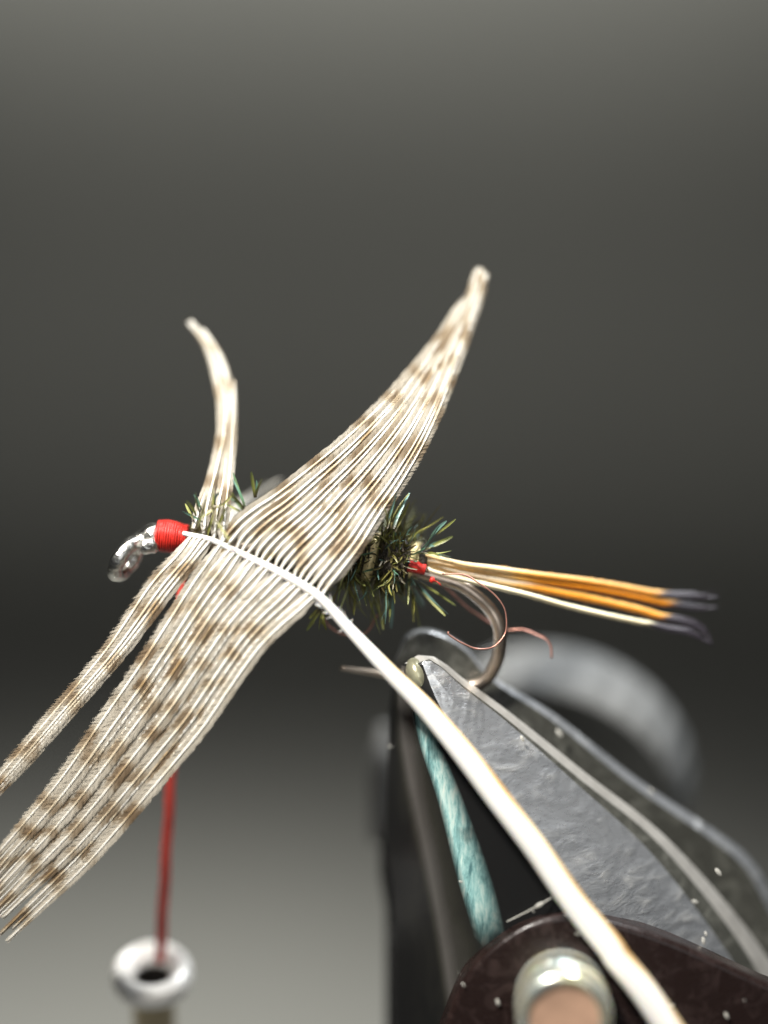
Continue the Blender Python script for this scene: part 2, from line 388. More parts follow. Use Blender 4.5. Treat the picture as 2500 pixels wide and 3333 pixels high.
# rear jaw: rounded tip and a long dark bar whose lit upper edge is put in as paler steel
rj = loft([
    [(1290, 2150, 0.10), (1330, 2075, 0.10), (1385, 2056, 0.10), (1450, 2076, 0.10), (1520, 2124, 0.11), (1575, 2192, 0.12), (1640, 2243, 0.13), (1800, 2346, 0.15), (2060, 2556, 0.2), (2300, 2720, 0.24), (2420, 2820, 0.26), (2500, 2960, 0.28), (2620, 3200, 0.3)],
    [(1284, 2150, 0.14), (1324, 2066, 0.14), (1385, 2046, 0.14), (1455, 2066, 0.14), (1528, 2114, 0.15), (1582, 2184, 0.15), (1648, 2230, 0.16), (1812, 2330, 0.19), (2074, 2536, 0.24), (2320, 2700, 0.28), (2446, 2800, 0.3), (2530, 2940, 0.32), (2660, 3190, 0.34)],
    [(1284, 2152, 0.30), (1324, 2070, 0.30), (1385, 2050, 0.30), (1455, 2070, 0.30), (1528, 2118, 0.30), (1582, 2188, 0.30), (1648, 2236, 0.30), (1812, 2338, 0.33), (2074, 2540, 0.35), (2320, 2704, 0.4), (2446, 2804, 0.42), (2530, 2944, 0.44), (2660, 3194, 0.44)],
    [(1300, 2190, 0.3), (1340, 2200, 0.30), (1400, 2230, 0.30), (1470, 2280, 0.30), (1530, 2330, 0.30), (1600, 2390, 0.30), (1660, 2440, 0.30), (1812, 2560, 0.32), (2000, 2700, 0.35), (2200, 2900, 0.4), (2300, 3000, 0.4), (2400, 3100, 0.4), (2500, 3300, 0.4)],
    [(1300, 2190, 0.12), (1340, 2200, 0.12), (1400, 2230, 0.125), (1470, 2280, 0.14), (1530, 2330, 0.145), (1600, 2390, 0.15), (1660, 2440, 0.155), (1812, 2560, 0.18), (2000, 2700, 0.22), (2200, 2900, 0.28), (2300, 3000, 0.3), (2400, 3100, 0.31), (2500, 3300, 0.31)],
], 70, strips=[1, 0, 0, 0, 0], mats=[M['dark'], M['face']], name='rear_jaw', parent=vise, bevel=0.008)

# dark post standing behind the jaws
b = MB(); pts = [W(1252, y, 0.8) for y in range(2360, 2760, 20)]
b.tube(pts, [0.02 + 0.034 * smooth(0, 6, i) for i in range(len(pts))], 24)
b.build('post', M['knob'], vise)
b = MB(); pts = [W(1290, y, 0.5) for y in range(2660, 3500, 20)]
b.tube(pts, [0.03 + 0.03 * smooth(0, 6, i) - 0.02 * smooth(9, 16, i) for i in range(len(pts))], 24)
b.build('collar', M['black'], vise)

# lacquered cam plate at the foot of the jaws
outl = [(1380, 3520), (1448, 3333), (1501, 3205), (1560, 3125), (1620, 3070), (1700, 3016), (1788, 2985), (1880, 2978), (1996, 3000), (2197, 3066), (2500, 3203), (2700, 3290), (2760, 3520)]
op = cr([W(x, y, -0.20) for x, y in outl], 60)
b = MB(); fr = [b.vert(p) for p in op]; bk = [b.vert(p + FWD * 0.16) for p in op]
N_ = len(op)
for i in range(N_): b.face((fr[i], fr[(i + 1) % N_], bk[(i + 1) % N_], bk[i]), 0, False)
b.face(fr, 0, False); b.face(bk[::-1], 0, False)
o = b.build('cam_plate', M['brown'], vise); mods(o, 0.02, 3)

# pin with a dished end
def lathe(b, c, axis, prof, n=40, mat=0, wob=None):
    axis = axis.normalized(); u = axis.orthogonal().normalized(); v = axis.cross(u); rings = []
    for (h, r) in prof:
        ring = []
        for k in range(n):
            a = 2 * math.pi * k / n; rr = r * (wob(a, h) if wob else 1)
            ring.append(b.vert(c + axis * h + (u * math.cos(a) + v * math.sin(a)) * rr))
        rings.append(ring)
    for i in range(len(prof) - 1):
        for k in range(n): b.face((rings[i][k], rings[i][(k + 1) % n], rings[i + 1][(k + 1) % n], rings[i + 1][k]), mat)
    return rings
pa = W(1826, 3236, -0.19); pb = W(1838, 3322, -0.42)
ax = (pb - pa); H = ax.length
b = MB()
r_ = lathe(b, pa, ax, [(0, 0.150), (H * 0.35, 0.152), (H * 0.6, 0.150), (H * 0.66, 0.138), (H * 0.72, 0.149), (H * 0.9, 0.147), (H * 0.98, 0.138), (H, 0.125), (H * 0.985, 0.112), (H * 0.95, 0.106)], 48)
pin = b.build('pin', M['pearl'], vise)
b = MB(); r_ = lathe(b, pa, ax, [(H * 0.953, 0.107), (H * 0.94, 0.08), (H * 0.935, 0.03)], 40)
b.face(r_[-1]); b.build('pin_face', M['pinface'], pin)

# knurled knob behind
ka = W(1778, 2590, 1.05); kax = (RIGHT * 0.082 + UP * 0.155 + FWD * 0.24)
kh = kax.length
b = MB()
wob = lambda a, h: 1 + (0.011 * math.cos(a * 28) if 0.02 < h < kh * 0.9 else 0)
prof = [(0.0, 0.492), (0.012, 0.507), (0.04, 0.517), (kh * 0.2, 0.521), (kh * 0.5, 0.523), (kh * 0.75, 0.521), (kh * 0.92, 0.507), (kh, 0.493)]
r_ = lathe(b, ka, kax, prof, 208, wob=wob); b.face(r_[-1])
kn = b.build('knob', M['knob'], vise)
b = MB(); r_ = lathe(b, ka, kax, [(-0.002, 0.493), (-0.012, 0.466), (0.01, 0.435), (0.012, 0.2), (-0.02, 0.18)], 64); b.face(r_[-1])
b.build('knob_face', M['knobface'], kn)

# lint and filings caught on the oily metal, plus one painted glint drawn as a fleck
b = MB(); rnd = random.Random(5)
for (x, y, d, s_, a) in [(1508, 3205, -0.21, 8, 60), (1620, 3262, -0.212, 12, 70), (1500, 2870, -0.13, 7, 20), (1735, 2966, -0.17, 7, 40), (1756, 2945, -0.18, 16, -30), (2365, 3306, -0.215, 12, 60), (2338, 2838, 0.0, 16, 50), (1270, 2430, 0.12, 7, 0), (1364, 2496, 0.0, 7, 40), (2298, 3040, 0.0, 10, 70), (2290, 3062, 0.0, 14, 80), (1688, 3330, -0.21, 9, 40), (1820, 2386, 0.12, 16, 50), (2120, 2575, 0.2, 12, 40), (1700, 2404, -0.05, 12, 60), (2262, 2935, 0.05, 12, 20), (1880, 3040, -0.215, 9, 10), (2186, 3272, -0.215, 10, 0)] + \
        [(rnd.uniform(1480, 2480), rnd.uniform(3120, 3330), -0.212, rnd.uniform(1.5, 3.5), rnd.uniform(0, 180)) for _ in range(5)]:
    ca, sa = math.cos(math.radians(a)), math.sin(math.radians(a))
    c = W(x, y, d); u = (RIGHT * ca - UP * sa) * s_ * 0.001; v = (RIGHT * sa + UP * ca) * s_ * 0.00045
    t = b.vert(c - FWD * 0.006); ring = [b.vert(c + u * math.cos(q) + v * math.sin(q)) for q in [i * math.pi / 4 for i in range(8)]]
    for i in range(8): b.face((t, ring[i], ring[(i + 1) % 8]))
b.tube(cr([W(1650, 3000, -0.15), W(1700, 2975, -0.165), W(1752, 2948, -0.18), W(1795, 2922, -0.17)], 16), 0.0025, 5)
o = b.build('lint_glint', M['lint_glint'], vise); o['kind'] = 'stuff'

# ------------------------------------------------------------------ the fly
fly = thing('artificial_fly', W(1620, 2200, 0.0), 'half tied fishing fly with green peacock body, red head and black tipped golden tail', 'fishing fly')
# hook: shank, bend, and the point coming out on the far side of the jaws
path = [(490, 1748, 0), (700, 1768, 0), (1000, 1805, 0), (1300, 1848, 0), (1435, 1884, 0), (1499, 1905, 0), (1553, 1942, 0.0), (1596, 1985, 0.01), (1620, 2027, 0.01), (1627, 2069, 0.015), (1625, 2120, 0.03), (1612, 2162, 0.05), (1580, 2212, 0.07), (1520, 2236, 0.085), (1400, 2222, 0.09), (1260, 2196, 0.09), (1108, 2174, 0.07)]
pts = cr([W(*p) for p in path], 120)
rad = [0.022 if i < 96 else 0.022 - 0.014 * smooth(96, 119, i) for i in range(120)]
b = MB(); b.tube(pts, rad, 14)
hook = b.build('hook', M['hook'], fly)
# turned-down eye: a ring seen nearly edge on, joined by a knuckle
b = MB(); c = W(412, 1818, -0.01)
dirl = (W(375, 1872) - W(445, 1762)).normalized()       # long axis in the picture
side = FWD.cross(dirl).normalized()
nrm = (FWD * 0.30 + side * 0.955).normalized(); v2 = nrm.cross(dirl).normalized()
ring = [c + dirl * math.cos(a) * 0.060 + v2 * math.sin(a) * 0.05 for a in [i * 2 * math.pi / 40 for i in range(41)]]
b.tube(ring, [0.0255 + 0.0015 * math.sin(i * 0.9) for i in range(41)], 14, caps=False, up=nrm)
b.tube(cr([W(520, 1746), W(488, 1744), W(462, 1760), W(440, 1785)], 14), [0.030, 0.036, 0.041, 0.042, 0.04, 0.036, 0.032, 0.032, 0.034, 0.035, 0.034, 0.032, 0.03, 0.026], 16)
b.tube(cr([W(516, 1770, -0.01), W(494, 1772, -0.02), W(474, 1782, -0.025), W(462, 1790, -0.02)], 10), [0.02, 0.026, 0.03, 0.032, 0.03, 0.028, 0.026, 0.025, 0.022, 0.016], 12)
b.build('hook_eye', M['nickel'], hook)
# red thread head wound turn upon turn
b = MB()
A, B2 = W(512, 1742), W(608, 1752); axv = (B2 - A).normalized(); u = (UP - axv * UP.dot(axv)).normalized(); v = axv.cross(u)
def prof_head(t): return 0.046 + 0.0075 * math.sin(math.pi * min(1, t * 1.1 + 0.05)) - 0.004 * t
core = [A.lerp(B2, i / 20) for i in range(21)]
b.tube(core, [prof_head(i / 20) - 0.002 for i in range(21)], 24)
turns = 24; N_ = turns * 22; hp = []
for i in range(N_ + 1):
    t = i / N_; a = 2 * math.pi * turns * t; r = prof_head(t)
    hp.append(A.lerp(B2, t + 0.012 * math.sin(i * 0.41)) + (u * math.cos(a) + v * math.sin(a)) * r)
b.tube(hp, 0.0025, 6)
b.build('thread_head', M['red'], fly)
# herl core, gold rib, butt of red thread
b = MB(); A, B2 = W(610, 1756, 0.03), W(1390, 1830, 0.02)
pts = [A.lerp(B2, i / 50) for i in range(51)]
b.tube(pts, [(0.03 + 0.045 * smooth(14, 26, i)) * (1 - 0.35 * smooth(44, 50, i)) + 0.01 * math.sin(i * 1.7) for i in range(51)], 18)
b.build('body', M['core'], fly)
axv = (B2 - A).normalized(); u = (UP - axv * UP.dot(axv)).normalized(); v = axv.cross(u)
b = MB(); L_ = (B2 - A).length
def rib(b, s0, s1, turns, wd, r):
    n = int(turns * 40); prev = None
    for i in range(n + 1):
        t = i / n; a = 2 * math.pi * turns * t + 1.0; s_ = lerp(s0, s1, t)
        c = A + axv * s_ + (u * math.cos(a) - v * math.sin(a)) * r
        row = [b.vert(c - axv * wd / 2), b.vert(c + (u * math.cos(a) - v * math.sin(a)) * 0.005), b.vert(c + axv * wd / 2)]
        if prev: b.face((prev[0], prev[1], row[1], row[0])); b.face((prev[1], prev[2], row[2], row[1]))
        prev = row
RIBS = [L_ - 0.185, L_ - 0.055, L_ - 0.30, 0.40, 0.27, 0.13]
for q, s_ in enumerate(RIBS):
    rib(b, s_ - 0.034, s_ + 0.034, 1.12, 0.034, (0.080, 0.060, 0.080, 0.085, 0.075, 0.068)[q])
rib(b, L_ - 0.045, L_ - 0.025, 1.1, 0.034, 0.052)
o = b.build('rib', M['gold'], fly); sm = o.modifiers.new('t', 'SOLIDIFY'); sm.thickness = 0.003
b = MB(); C1, C2 = W(1330, 1838, -0.03), W(1384, 1854, -0.025)
hp = []; ax2 = (C2 - C1).normalized(); u2 = (UP - ax2 * UP.dot(ax2)).normalized(); v2 = ax2.cross(u2)
for i in range(15 * 16 + 1):
    t = i / (15 * 16); a = 2 * math.pi * 15 * t; r = 0.021 - 0.006 * t
    hp.append(C1.lerp(C2, t) + (u2 * math.cos(a) + v2 * math.sin(a)) * r)
b.tube(hp, 0.0036, 6); b.tube([C1.lerp(C2, i / 8) for i in range(9)], [0.021 - 0.006 * i / 8 for i in range(9)], 12)
b.tube(cr([W(1400, 1885, -0.04), W(1425, 1895, -0.045), W(1437, 1908, -0.045)], 6), [0.008, 0.013, 0.002, 0.002, 0.002, 0.001], 6)
b.build('butt_thread', M['red'], fly)

# peacock herl flues
def flue(b, root, dirv, length, wd, tone, curl, rnd, dark=0.25):
    n = 6; p = root.copy(); d_ = dirv.normalized(); axc = Vector((rnd.gauss(0, 1), rnd.gauss(0, 1), rnd.gauss(0, 1))).normalized()
    prev = None
    tv = rnd.uniform(-1.2, 1.2)
    for i in range(n + 1):
        t = i / n
        sd = d_.cross(FWD)
        if sd.length < 0.05: sd = RIGHT.copy()
        sd = (Matrix.Rotation(tv * (0.4 + t), 3, d_) @ sd.normalized())
        wt = wd * (0.7 + 0.35 * smooth(0, 0.5, t)) * (1 - 0.6 * smooth(0.75, 1, t))
        pg = smooth(0.0, dark + 0.3, t)
        tn = max(0, min(1, tone + 0.1 * (t - 0.5)))
        nrm_ = sd.cross(d_)
        row = [b.vert(p - sd * wt / 2, pg, tn), b.vert(p + nrm_ * wt * 0.25, pg, tn), b.vert(p + sd * wt / 2, pg, tn)]
        if prev: b.face((prev[0], prev[1], row[1], row[0])); b.face((prev[1], prev[2], row[2], row[1]))
        prev = row
        p = p + d_ * (length / n); d_ = (Matrix.Rotation(curl / n, 3, axc) @ d_)
b = MB(); rnd = random.Random(21)
def pick_tone(rnd): return rnd.choice([0.08, 0.2, 0.25, 0.35, 0.4, 0.42, 0.45, 0.5, 0.58, 0.62, 0.78, 0.9])
for i in range(1350):                     # flues standing out round the rear half
    s_ = rnd.uniform(0.44, L_ - 0.04); a = rnd.uniform(0, 2 * math.pi)
    rad = u * math.cos(a) + v * math.sin(a)
    if min(abs(s_ - q) for q in RIBS) < 0.03 and rnd.random() < 0.72: continue
    leng = rnd.uniform(0.06, 0.19) * (0.55 if rnd.random() < 0.5 else 1)
    if rad.dot(FWD) < -0.55:
        leng *= 0.75
        if rnd.random() < 0.25: continue
    dv = rad + axv * rnd.gauss(0.12, 0.4) + Vector((rnd.gauss(0, .25), rnd.gauss(0, .25), rnd.gauss(0, .25)))
    flue(b, A + axv * s_ + rad * 0.045, dv, leng, rnd.uniform(0.0035, 0.0068), pick_tone(rnd), rnd.gauss(0, 1.1), rnd)
for i in range(2600):                     # short dark underfur
    s_ = rnd.uniform(0.02, L_ - 0.07); a = rnd.uniform(0, 2 * math.pi); rad = u * math.cos(a) + v * math.sin(a)
    if min(abs(s_ - q) for q in RIBS) < 0.022: continue
    flue(b, A + axv * s_ + rad * lerp(0.03, 0.065, smooth(0.25, 0.45, s_)), rad * 0.6 + Vector((rnd.gauss(0, .6), rnd.gauss(0, .6), rnd.gauss(0, .6))), rnd.uniform(0.03, 0.085) * (0.5 + 0.5 * smooth(0.25, 0.45, s_)), rnd.uniform(0.004, 0.009), rnd.uniform(0, 0.36), rnd.gauss(0, 1.5), rnd, 0.1)
def tuft(lst, tones, d0=-0.1):
    for (x0, y0, x1, y1) in lst:
        r = W(x0, y0, d0 + rnd.uniform(-0.02, 0.02)); e = W(x1, y1, d0 + rnd.uniform(-0.06, 0.04))
        flue(b, r, e - r, (e - r).length * 1.05, rnd.uniform(0.007, 0.011), rnd.choice(tones), rnd.gauss(0, 0.5), rnd, 0.05)
tuft([(630, 1690, 602, 1640), (640, 1680, 615, 1628), (650, 1668, 630, 1612), (655, 1660, 640, 1608), (700, 1645, 690, 1590), (660, 1700, 600, 1660)], [0.62, 0.7, 0.85, 0.55])
tuft([(690, 1660, 700, 1590), (700, 1655, 770, 1625), (700, 1650, 680, 1740), (740, 1650, 700, 1720), (640, 1720, 680, 1620), (720, 1640, 660, 1680), (690, 1720, 720, 1640), (650, 1735, 700, 1700), (730, 1700, 720, 1620), (700, 1690, 745, 1750)], [0.45, 0.5, 0.6, 0.35], -0.14)
tuft([(800, 1660, 760, 1545), (800, 1655, 768, 1560), (830, 1620, 818, 1540), (832, 1620, 838, 1565), (828, 1618, 845, 1570), (800, 1660, 745, 1600), (790, 1670, 740, 1640), (795, 1665, 760, 1620)], [0.6, 0.66, 0.72, 0.8], -0.1)
tuft([(1270, 1720, 1305, 1600), (1280, 1720, 1322, 1600), (1285, 1730, 1330, 1640), (1262, 1700, 1290, 1610), (1260, 1720, 1275, 1640), (1275, 1700, 1318, 1620), (1262, 1715, 1265, 1640), (1258, 1690, 1290, 1625)], [0.42, 0.6, 0.8, 0.95, 0.95], -0.1)
tuft([(1395, 1760, 1445, 1682), (1420, 1740, 1480, 1692), (1380, 1790, 1468, 1748), (1390, 1780, 1430, 1765), (1360, 1800, 1465, 1810), (1385, 1800, 1430, 1790), (1330, 1830, 1440, 1730), (1400, 1800, 1465, 1805)], [0.45, 0.6, 0.7, 0.9], -0.03)
tuft([(1040, 1985, 1003, 2050), (1050, 1985, 1030, 2048), (1048, 1985, 1052, 2048), (1035, 1980, 1010, 2010), (1045, 1985, 1025, 2030), (1055, 1985, 1060, 2030), (1030, 1985, 1008, 2030)], [0.45, 0.5, 0.6], -0.02)
tuft([(1350, 1890, 1450, 2000), (1360, 1890, 1478, 1965), (1355, 1900, 1440, 2000), (1340, 1920, 1362, 2000), (1340, 1900, 1380, 1975), (1340, 1930, 1372, 2040), (1340, 1900, 1345, 2020), (1280, 1930, 1275, 2040), (1270, 1930, 1258, 2015), (1260, 1930, 1285, 2030), (1200, 1930, 1228, 2062), (1220, 1940, 1258, 2040), (1160, 1920, 1150, 1990)], [0.42, 0.5, 0.6, 0.8, 0.95], 0.02)
h = b.build('herl', M['herl'], fly); h['kind'] = 'stuff'

# tail: barred golden fibres with black tips
def fibre(pts, wd, tone, tip, dd):
    b = MB(); n = 60; pp = cr([W(x, y, d) for x, y, d in pts], n)
    for strand in range(3):
        off = (strand - 1) * 0.32
        q = [p + UP * (off * wd * 0.001 * (0.6 + 0.7 * smooth(0.72, 1, i / 59))) - FWD * (0.003 if strand == 1 else 0) for i, p in enumerate(pp)]
        end = n - (0, 2, 4)[strand]
        q = q[:end]
        rad = [wd * 0.00030 * (0.55 + 0.45 * smooth(0, 0.3, i / n)) * (1 - 0.55 * smooth(0.9, 1.0, i / end)) for i in range(end)]
        tt = tip + 0.02 * (strand - 1)
        b.tube(q, rad, 7, pig=[smooth(tt - 0.015, tt + 0.015, i / (n - 1)) for i in range(end)], tone=[max(0, min(1, (tone - (0.45 if strand == 2 else 0)) * (0.35 + 0.65 * smooth(0.26, 0.40, i / n)))) for i in range(end)])
    rnd = random.Random(int(wd * 97 + tip * 1000))
    for i in range(90):                    # downy edge, thicker at the black tip
        k = rnd.randrange(6, n - 2); p = pp[k]; t_ = (pp[k + 1] - pp[k - 1]).normalized(); s_ = rnd.choice((-1, 1))
        e = p + t_ * rnd.uniform(0.02, 0.05) + UP * s_ * wd * 0.0006 * rnd.uniform(0.8, 1.25)
        pg = 1.0 if k / n > tip else 0.0
        a_ = b.vert(p + UP * s_ * wd * 0.0004 - t_ * 0.004, pg, tone * .6); c_ = b.vert(p + UP * s_ * wd * 0.0004 + t_ * 0.006, pg, tone * .6); e_ = b.vert(e, pg, tone * .6)
        b.face((a_, c_, e_))
    return b.build('tail_fibre', M['tail'], fly)
fibre([(1360, 1800, -0.02), (1500, 1836, -0.02), (1600, 1850, 0.0), (1745, 1871, 0.03), (1889, 1889, 0.07), (2010, 1908, 0.1), (2150, 1934, 0.13), (2240, 1938, 0.14), (2338, 1934, 0.15)], 24, 0.85, 0.80, 0)
fibre([(1380, 1826, 0.0), (1560, 1858, 0.01), (1700, 1882, 0.03), (1889, 1909, 0.08), (2010, 1931, 0.11), (2150, 1960, 0.14), (2200, 1968, 0.15), (2270, 1974, 0.16), (2336, 1968, 0.16)], 22, 1.0, 0.84, 0)
fibre([(1380, 1836, 0.0), (1450, 1858, 0.01), (1600, 1890, 0.03), (1735, 1912, 0.05), (1793, 1924, 0.06), (1937, 1952, 0.08), (2082, 1985, 0.1), (2154, 2008, 0.11), (2226, 2022, 0.12), (2290, 2046, 0.13), (2320, 2092, 0.13)], 26, 0.95, 0.80, 0)
pale = fibre([(1390, 1850, -0.02), (1430, 1866, -0.02), (1600, 1908, -0.02), (1720, 1937, 0.0), (1841, 1971, 0.03), (1986, 2005, 0.05), (2106, 2030, 0.07), (2178, 2047, 0.08), (2250, 2058, 0.09), (2316, 2088, 0.1)], 21, 0.08, 0.77, 0)
pale['label'] = 'pale cream tail fibre with a purple black tip'
# loose copper wire ends
def wire(pts, r, n=60):
    b = MB(); b.tube(cr([W(*p) for p in pts], n), r, 7); return b.build('wire', M['copper'], fly)
wire([(1440, 1868, -0.05), (1511, 1871, -0.06), (1562, 1900, -0.07), (1608, 1934, -0.07), (1638, 1972, -0.07), (1648, 2010, -0.07), (1646, 2056, -0.07), (1625, 2090, -0.08), (1596, 2109, -0.08), (1549, 2111, -0.09), (1499, 2090, -0.1), (1469, 2071, -0.1), (1456, 2060, -0.1), (1460, 2056, -0.1)], 0.0027)
wire([(1420, 1890, 0.04), (1461, 1921, 0.06), (1520, 1976, 0.08), (1562, 2006, 0.09), (1600, 2030, 0.09), (1653, 2051, 0.08), (1696, 2048, 0.07), (1745, 2066, 0.06), (1778, 2082, 0.05), (1793, 2106, 0.05), (1795, 2142, 0.05)], 0.0036)
wire([(1050, 1990, 0.05), (1064, 2027, 0.06), (1090, 2052, 0.06), (1130, 2066, 0.06), (1190, 2060, 0.06), (1230, 2000, 0.05)], 0.0035)

# ------------------------------------------------------------------ the feather
feather = thing('partridge_feather', W(600, 1735, -0.08), 'cream feather with brown bars tied to the fly, its white quill crossing the vise', 'feather')
QP = [(597, 1736, -0.072), (640, 1745, -0.095), (690, 1758, -0.112), (814, 1816, -0.13), (934, 1876, -0.15), (1040, 1944, -0.16), (1138, 2049, -0.16), (1266, 2185, -0.17), (1386, 2306, -0.18), (1507, 2449, -0.20), (1627, 2607, -0.22), (1748, 2765, -0.24), (1869, 2938, -0.26), (1984, 3078, -0.28), (2012, 3122, -0.285), (2095, 3225, -0.30), (2215, 3400, -0.32), (2300, 3520, -0.34)]
N_ = 140; qpts = cr([W(*p) for p in QP], N_)
def qr(i):
    t = i / (N_ - 1); px = lerp(0, 1, t)
    return (1 + 0.03 * noise.noise(Vector((t * 22, 3, 0)))) * 0.008 + 0.006 * smooth(0.0, 0.2, px) + 0.025 * smooth(0.15, 0.55, px) + 0.006 * smooth(0.5, 1, px)
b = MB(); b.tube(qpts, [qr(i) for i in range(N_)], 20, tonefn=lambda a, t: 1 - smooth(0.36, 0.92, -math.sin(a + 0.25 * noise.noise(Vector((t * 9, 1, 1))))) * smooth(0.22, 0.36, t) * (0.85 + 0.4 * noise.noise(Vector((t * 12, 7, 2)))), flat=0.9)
rnd = random.Random(3)
for i in range(22):                     # stubs of down left along the bare stem
    k_ = rnd.randrange(29, 37); p = qpts[k_]; t_ = (qpts[k_ + 1] - qpts[k_ - 1]).normalized(); sd = t_.cross(FWD).normalized() * rnd.choice((-1, 1))
    e = p + sd * (qr(k_) + rnd.uniform(0.004, 0.02) * (0.8 if i <= 24 else 0.5)) - t_ * rnd.uniform(0.0, 0.03)
    a_ = b.vert(p + sd * qr(k_) * 0.9 - t_ * 0.003); c_ = b.vert(p + sd * qr(k_) * 0.9 + t_ * 0.003); e_ = b.vert(e); b.face((a_, c_, e_))
quill = b.build('quill', M['quill'], feather)

def d2s(p): return (p[0] * 1.507, p[1] * 1.507)
def bars(s, bi, seed, period=0.125, soft=1.0, len_=1.0):
    n1 = noise.noise(Vector((bi * 0.19 + seed, s * 2.4, seed))) ; n2 = noise.noise(Vector((bi * 0.8 + seed * 3, s * 6.0, 4.0)))
    ph = s / period + n1 * 1.0 + n2 * 0.30 + bi * 0.07
    wv = 0.5 + 0.5 * math.sin(2 * math.pi * ph)
    big = noise.noise(Vector((bi * 0.35, s * 2.6, seed + 9)))
    n3 = noise.noise(Vector((bi * 0.9, s * 9.0, seed + 2)))
    v_ = smooth(0.36, 1.12, wv + 0.45 * big + 0.22 * n3)
    return v_ * (0.62 + 0.38 * smooth(-0.3, 0.4, n2)) + 0.13 + 0.22 * n3
def barb(pts, wd, bi, seed, base_clear=0.1, tip_taper=0.9, roll=0.0, sh=0.0046, period=0.125, nb=230, spread=1.0, dens=1.0, fringe=(1.0, 1.0), gain=1.0, tipk=0.72, bk=(0.5, 0.06)):
    """pts: world points. one barb = a shaft with a web of slanting barbules on either side"""
    rnd = random.Random(int(bi * 131 + seed * 17))
    n = 90; pp = cr(pts, n); b = MB()
    L = sum((pp[i + 1] - pp[i]).length for i in range(n - 1))
    off = rnd.uniform(-0.007, 0.007)
    pig = [gain * bars(i / (n - 1) * L + off, bi, seed, period) * smooth(base_clear * 0.3, base_clear, i / (n - 1) * L) for i in range(n)]
    def wid(t): return wd * (bk[0] + (1 - bk[0]) * smooth(0.0, bk[1], t)) * (1 - tipk * smooth(tip_taper - 0.25, 1.0, t))
    def frame(i):
        t_ = (pp[min(n - 1, i + 1)] - pp[max(0, i - 1)]).normalized()
        sd = t_.cross(FWD).normalized()
        rr = roll
        sd = Matrix.Rotation(rr, 3, t_) @ sd
        return t_, sd, sd.cross(t_).normalized()
    # web base
    prev = None
    for i in range(n):
        t = i / (n - 1); t_, sd, nn = frame(i); w_ = wid(t) * 1.0
        if nn.dot(FWD) > 0: nn = -nn
        row = []
        for k, (o_, z_) in enumerate(((-1, -0.10), (-0.5, -0.01), (0, -0.04), (0.5, -0.01), (1, -0.10))):
            jag = 1 + 0.10 * rnd.uniform(-1, 1) if abs(o_) == 1 else 1
            row.append(b.vert(pp[i] + sd * (o_ * w_ * jag) + nn * (z_ * w_), pig[i], 0.42 + (0.1 if abs(o_) == 0.5 else -0.05 * abs(o_)) + 0.08 * rnd.uniform(-1, 1)))
        if prev:
            for k in range(4): b.face((prev[k], prev[k + 1], row[k + 1], row[k]), 0)
        prev = row
    # barbules
    for side in (-1, 1):
        for j in range(int(nb * dens)):
            t = (j + rnd.random()) / (nb * dens); x = t * (n - 1); i = min(n - 2, int(x)); f = x - i
            t_, sd, nn = frame(i)
            if nn.dot(FWD) > 0: nn = -nn
            p = pp[i].lerp(pp[i + 1], f); w_ = wid(t) * rnd.uniform(0.8, 1.22) * spread * fringe[0 if side < 0 else 1]
            if t < 0.06: w_ *= rnd.uniform(0.3, 1.1)
            lead = w_ * rnd.uniform(0.8, 1.5)
            e = p + sd * side * w_ + t_ * lead + nn * w_ * rnd.uniform(-0.14, 0.10)
            hw = L / nb * rnd.uniform(0.32, 0.7)
            ip = min(n - 1, int(x + 0.5)); pg = pig[ip] * rnd.uniform(0.75, 1.1); tn = rnd.uniform(0.15, 1.0)
            ie = min(n - 1, int(x + lead / L * (n - 1))); pe = pig[ie] * 0.5 + pg * 0.5
            m_ = p.lerp(e, 0.55) + nn * w_ * 0.10
            a0 = b.vert(p - t_ * hw, pg, tn); a1 = b.vert(p + t_ * hw, pg, tn)
            c0 = b.vert(m_ - t_ * hw * 0.8, pe, tn); c1 = b.vert(m_ + t_ * hw * 0.8, pe, tn); ee = b.vert(e, pe, tn)
            b.face((a0, a1, c1, c0), 0); b.face((c0, c1, ee), 0)
    # shaft
    fr = [frame(i)[2] for i in range(n)]
    q = []
    for i in range(n):
        nn = fr[i] if fr[i].dot(FWD) < 0 else -fr[i]
        q.append(pp[i] + nn * (0.0018 + 0.05 * wd))
    b.tube(q, [sh * (1 - 0.62 * smooth(0.15, 1, i / (n - 1))) for i in range(n)], 6, mat=1, pig=[max(0, (p_ - 0.15)) for p_ in pig])
    return b.build('barb', [M['vane'], M['shaft']], feather)

